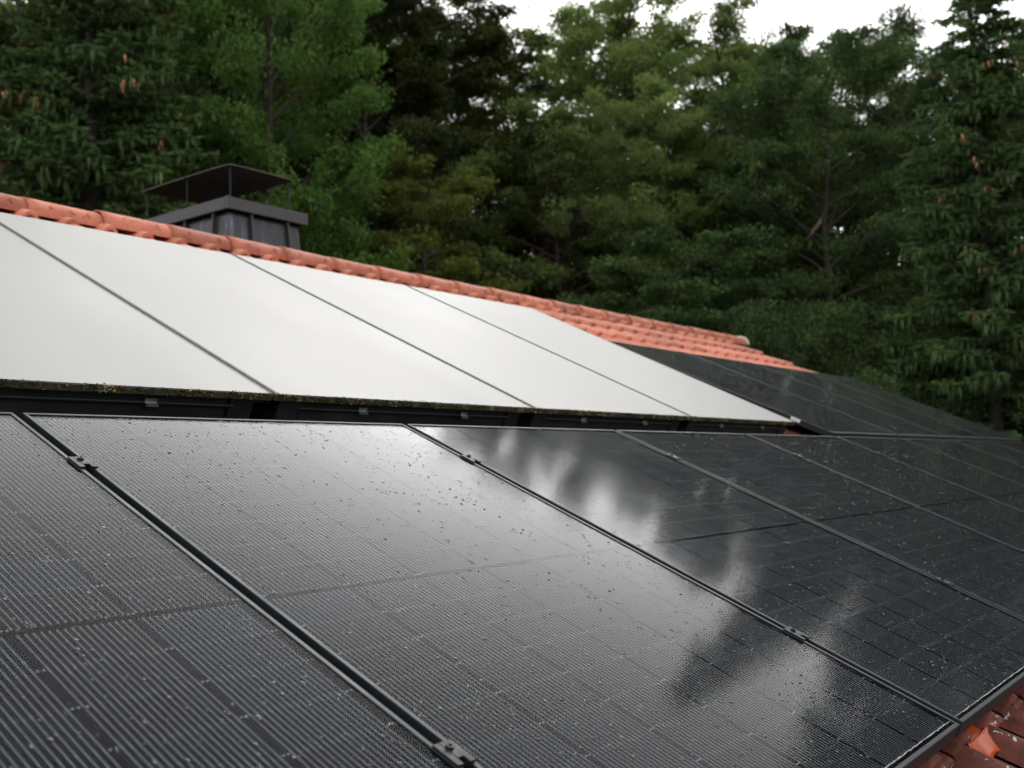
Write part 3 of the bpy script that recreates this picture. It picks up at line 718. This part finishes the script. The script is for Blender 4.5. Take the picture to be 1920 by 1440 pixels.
def polar(az, D): return (CAM[0]+D*math.sin(R(az)), CAM[1]+D*math.cos(R(az)))
def place(kind, name, az, D, top_el, label, group, rz=0., wid=1., cat='tree', sink=0.):
    x, y = polar(az, D); z = gz(x, y)-.1-sink
    me = MESH[kind] if kind in MESH else {'sp1': SP1, 'sp2': SP2}[kind][:2]
    H = max(v.co.z for v in me[0].vertices); want = CAM[2]+D*math.tan(R(top_el))-z; k = want/(H*1.0)
    t = thing(name, label, cat, (x, y, z), (0, 0, rz), group); t.scale = (k*wid, k*wid, k)
    obj('trunk', me[0], t); obj('crown', me[1], t); return t
G = 'trees at the forest edge'; GB = 'trees deep in the forest'
spL = place('sp1', 'spruce_tree', 30.2, 17, 34, 'tall dark spruce with brown cones at the left edge', G, .3)
place('sp2', 'spruce_tree', 36.2, 19.2, 30, 'dark spruce between the left edge spruce and the bright green tree', G, 2.1, .85)
place('sp1', 'spruce_tree', 22, 19, 30, 'spruce beyond the left edge of the frame', G, 2.0)
place('light', 'broadleaf_tree', 39.4, 19., 28, 'bright green feathery broadleaf tree behind the chimney', G, .5, .72)
place('beech', 'beech_tree', 46.8, 26, 26.5, 'large very dark beech right of the bright green tree', G, 1.1, 1.0)
place('beech', 'beech_tree', 49.8, 29, 25, 'dark beech whose right edge meets the open sky', G, 3.9, .6)
place('beech2', 'beech_tree', 47.6, 19.5, 17., 'low beech with yellowing sprays just above the ridge', G, 2.4, .72, sink=1.2)
place('larch', 'larch_tree', 55.6, 32, 24.2, 'slender dark tipped tree standing against the sky right of the beeches', G, .2, .8)
place('larch', 'larch_tree', 59.2, 30, 25.6, 'airy tree with forked dark trunk against the sky', G, 1.3, 1.05)
place('larch', 'larch_tree', 64.6, 29, 23.2, 'airy olive green tree right of the forked trunk, under the open sky', G, 4.4, 1.05)
place('olive', 'broadleaf_tree', 55.0, 24.5, 19.4, 'olive green tree with a brown ivy clad trunk', G, 2.5, .95)
place('olive', 'broadleaf_tree', 60.6, 26.5, 20.2, 'olive brown tree in the middle of the wood', G, 5.0, .95)
place('beech', 'beech_tree', 64.8, 26, 16.6, 'very dark beech below the airy olive trees', G, 1.0, .8)
place('dark', 'oak_tree', 69.6, 25, 21.2, 'dark green oak with a thick trunk and pale broken branches', G, 2.2, .92)
place('dark', 'oak_tree', 73.8, 30, 21.6, 'tall oak whose leaves hang against the sky left of the right spruce', G, .4, .75)
place('small', 'understorey_tree', 62.2, 21, 12.2, 'small flat crowned tree low in the dark under the olive trees', G, 1.0, 1.15)
place('bush', 'shrub', 69.4, 18.5, 8.6, 'dark shrub just past the right end of the ridge', G, 0., .8, 'shrub')
spR = place('sp2', 'spruce_tree', 77.3, 18.6, 27, 'spruce hung with orange brown cones at the right edge', G, .9, 1.0)
place('sp1', 'spruce_tree', 83.5, 23, 21.5, 'spruce behind the right edge spruce', G, 4.0, 1.0)
place('dark', 'oak_tree', 88.5, 20, 25.5, 'oak beyond the right edge that darkens the panel reflection', G, 3.0, .8)
place('olive', 'broadleaf_tree', 97, 21, 25, 'olive tree beyond the right edge of the frame', G, 1.5, .9)
place('beech', 'beech_tree', 33.5, 26, 29, 'dark beech filling the gap behind the two left spruces', G, 5.2, .8)
place('dark', 'broadleaf_tree', 40.0, 29, 27, 'dark tree behind the bright green tree', G, 4.2, .8)
place('dark', 'broadleaf_tree', 44.2, 31, 26.5, 'dark tree between the bright green tree and the large beech', G, 1.7, .75)
place('beech', 'beech_tree', 44.6, 23.5, 26.5, 'very dark beech just right of the bright green tree', G, 2.6, .62)
place('beech', 'beech_tree', 26.5, 25, 31, 'dark beech behind the left edge spruce', G, .2, .8)
place('dark', 'broadleaf_tree', 79.6, 29, 20.4, 'dark green tree seen through the cone bearing right spruce', G, 2.8, .8)
place('olive', 'broadleaf_tree', 57.4, 34, 23.2, 'olive green crown behind the slender tipped tree, under the sky', G, 3.3, .85)
place('olive', 'broadleaf_tree', 61.9, 33, 22.9, 'olive green crown between the two airy trees, under the sky', G, .9, .8)
place('dark', 'broadleaf_tree', 67.2, 33, 22.6, 'green crown against the sky left of the dark oak', G, 5.1, .75)
place('olive', 'broadleaf_tree', 71.3, 35, 21.0, 'yellow topped crown peeping out between the two oaks', G, 4.0, .75)
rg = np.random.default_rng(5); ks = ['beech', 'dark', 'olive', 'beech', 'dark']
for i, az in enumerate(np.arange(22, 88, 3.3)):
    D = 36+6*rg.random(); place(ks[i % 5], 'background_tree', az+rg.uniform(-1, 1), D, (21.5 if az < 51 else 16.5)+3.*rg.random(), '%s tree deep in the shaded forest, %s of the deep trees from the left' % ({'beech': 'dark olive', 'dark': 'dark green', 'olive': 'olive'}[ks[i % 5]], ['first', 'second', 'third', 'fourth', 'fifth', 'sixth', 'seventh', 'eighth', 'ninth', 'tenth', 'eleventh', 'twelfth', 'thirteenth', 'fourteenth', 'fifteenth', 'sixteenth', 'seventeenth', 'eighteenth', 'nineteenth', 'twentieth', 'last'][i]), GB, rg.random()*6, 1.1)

# cones hanging in the two cone-bearing spruces (parts of the tree)
b = MB(); K = 7; st = [(0, .006), (-.015, .017), (-.05, .021), (-.09, .018), (-.125, .008), (-.132, .001)]
for z, r_ in st:
    for q in range(K): a = 2*math.pi*q/K+z*40; b.v.append((math.cos(a)*r_, math.sin(a)*r_, z))
for k in range(len(st)-1):
    for q in range(K): b.f.append((k*K+q, k*K+(q+1) % K, (k+1)*K+(q+1) % K, (k+1)*K+q)); b.mi.append(0)
cone_me = b.mesh('cone', m_cone, True)
def cones(t, tips, n, seed, elo, ehi):
    rg = np.random.default_rng(seed); mw = Matrix.LocRotScale(t.location, t.rotation_euler, t.scale); inv = mw.inverted(); cl = inv @ Vector(CAM); ca = math.atan2(cl[1], cl[0]); cand = []
    for p, d, f in tips:
        da = (math.atan2(d[1], d[0])-ca+math.pi) % (2*math.pi)-math.pi
        wp = mw @ Vector(p); dist = math.hypot(wp.x-CAM[0], wp.y-CAM[1]); el = math.degrees(math.atan2(wp.z-CAM[2], dist))
        if abs(da) < 1.25 and elo < el < ehi: cand.append((p, d))
    rg.shuffle(cand); k = 0
    for p, d in cand:
        for q in range(int(rg.integers(2, 6))):
            if k >= n: return
            o = obj('cone', cone_me, t); o.location = Vector(p)+Vector(d)*rg.uniform(-.25, .04)+Vector((rg.normal(0, .07), rg.normal(0, .07), rg.uniform(-.12, .0))); o.rotation_euler = (rg.normal(0, .2), rg.normal(0, .2), rg.random()*6); k += 1; s_ = rg.uniform(.65, 1.2); o.scale = (s_*rg.uniform(.8, 1.1), s_*rg.uniform(.8, 1.1), s_)
cones(spL, SP1[2], 30, 1, 15, 24); cones(spR, SP2[2], 95, 2, 5, 21)
# pale broken branches caught in the oak
def px(x, y, D):
    d = fw+rt*(x-960)/1953-up*(y-720)/1953; d = d/math.hypot(d[0], d[1]); return CAM+d*D
for lab, pts in (('pale dead branch hanging in the dark under the oak', [(1418, 540), (1408, 556), (1400, 566), (1390, 582), (1384, 586)]), ('short pale broken branch high on the oak trunk', [(1543, 400), (1539, 415), (1532, 426), (1526, 432), (1521, 439)])):
    D = 21; q = [px(x, y, D+.1*i) for i, (x, y) in enumerate(pts)]; b = MB(); b.tube(q, [.012, .03, .035, .03, .012], 7); o = b.build('dead_branch', m_dead, None, True); tag(o, lab, 'branch', 'dead branches')
# brown withered ivy round a trunk
rg = np.random.default_rng(77); x, y = polar(55.0, 24.5); z0 = gz(x, y); n_ = 70
zz = rg.uniform(4.5, 10.2, n_); cen = np.stack([x+rg.normal(0, .22, n_), y+rg.normal(0, .22, n_), z0+zz], 1)
V, F, T = leaves(cen, rg.uniform(.25, .5, n_), 90, .08, rg, 1., .1, .9)
tag(obj('withered_ivy', np_mesh('withered_ivy', V, F, m_ivy, {'tint': T})), 'brown withered ivy wrapped round a trunk above the ridge', 'ivy', kind='stuff')
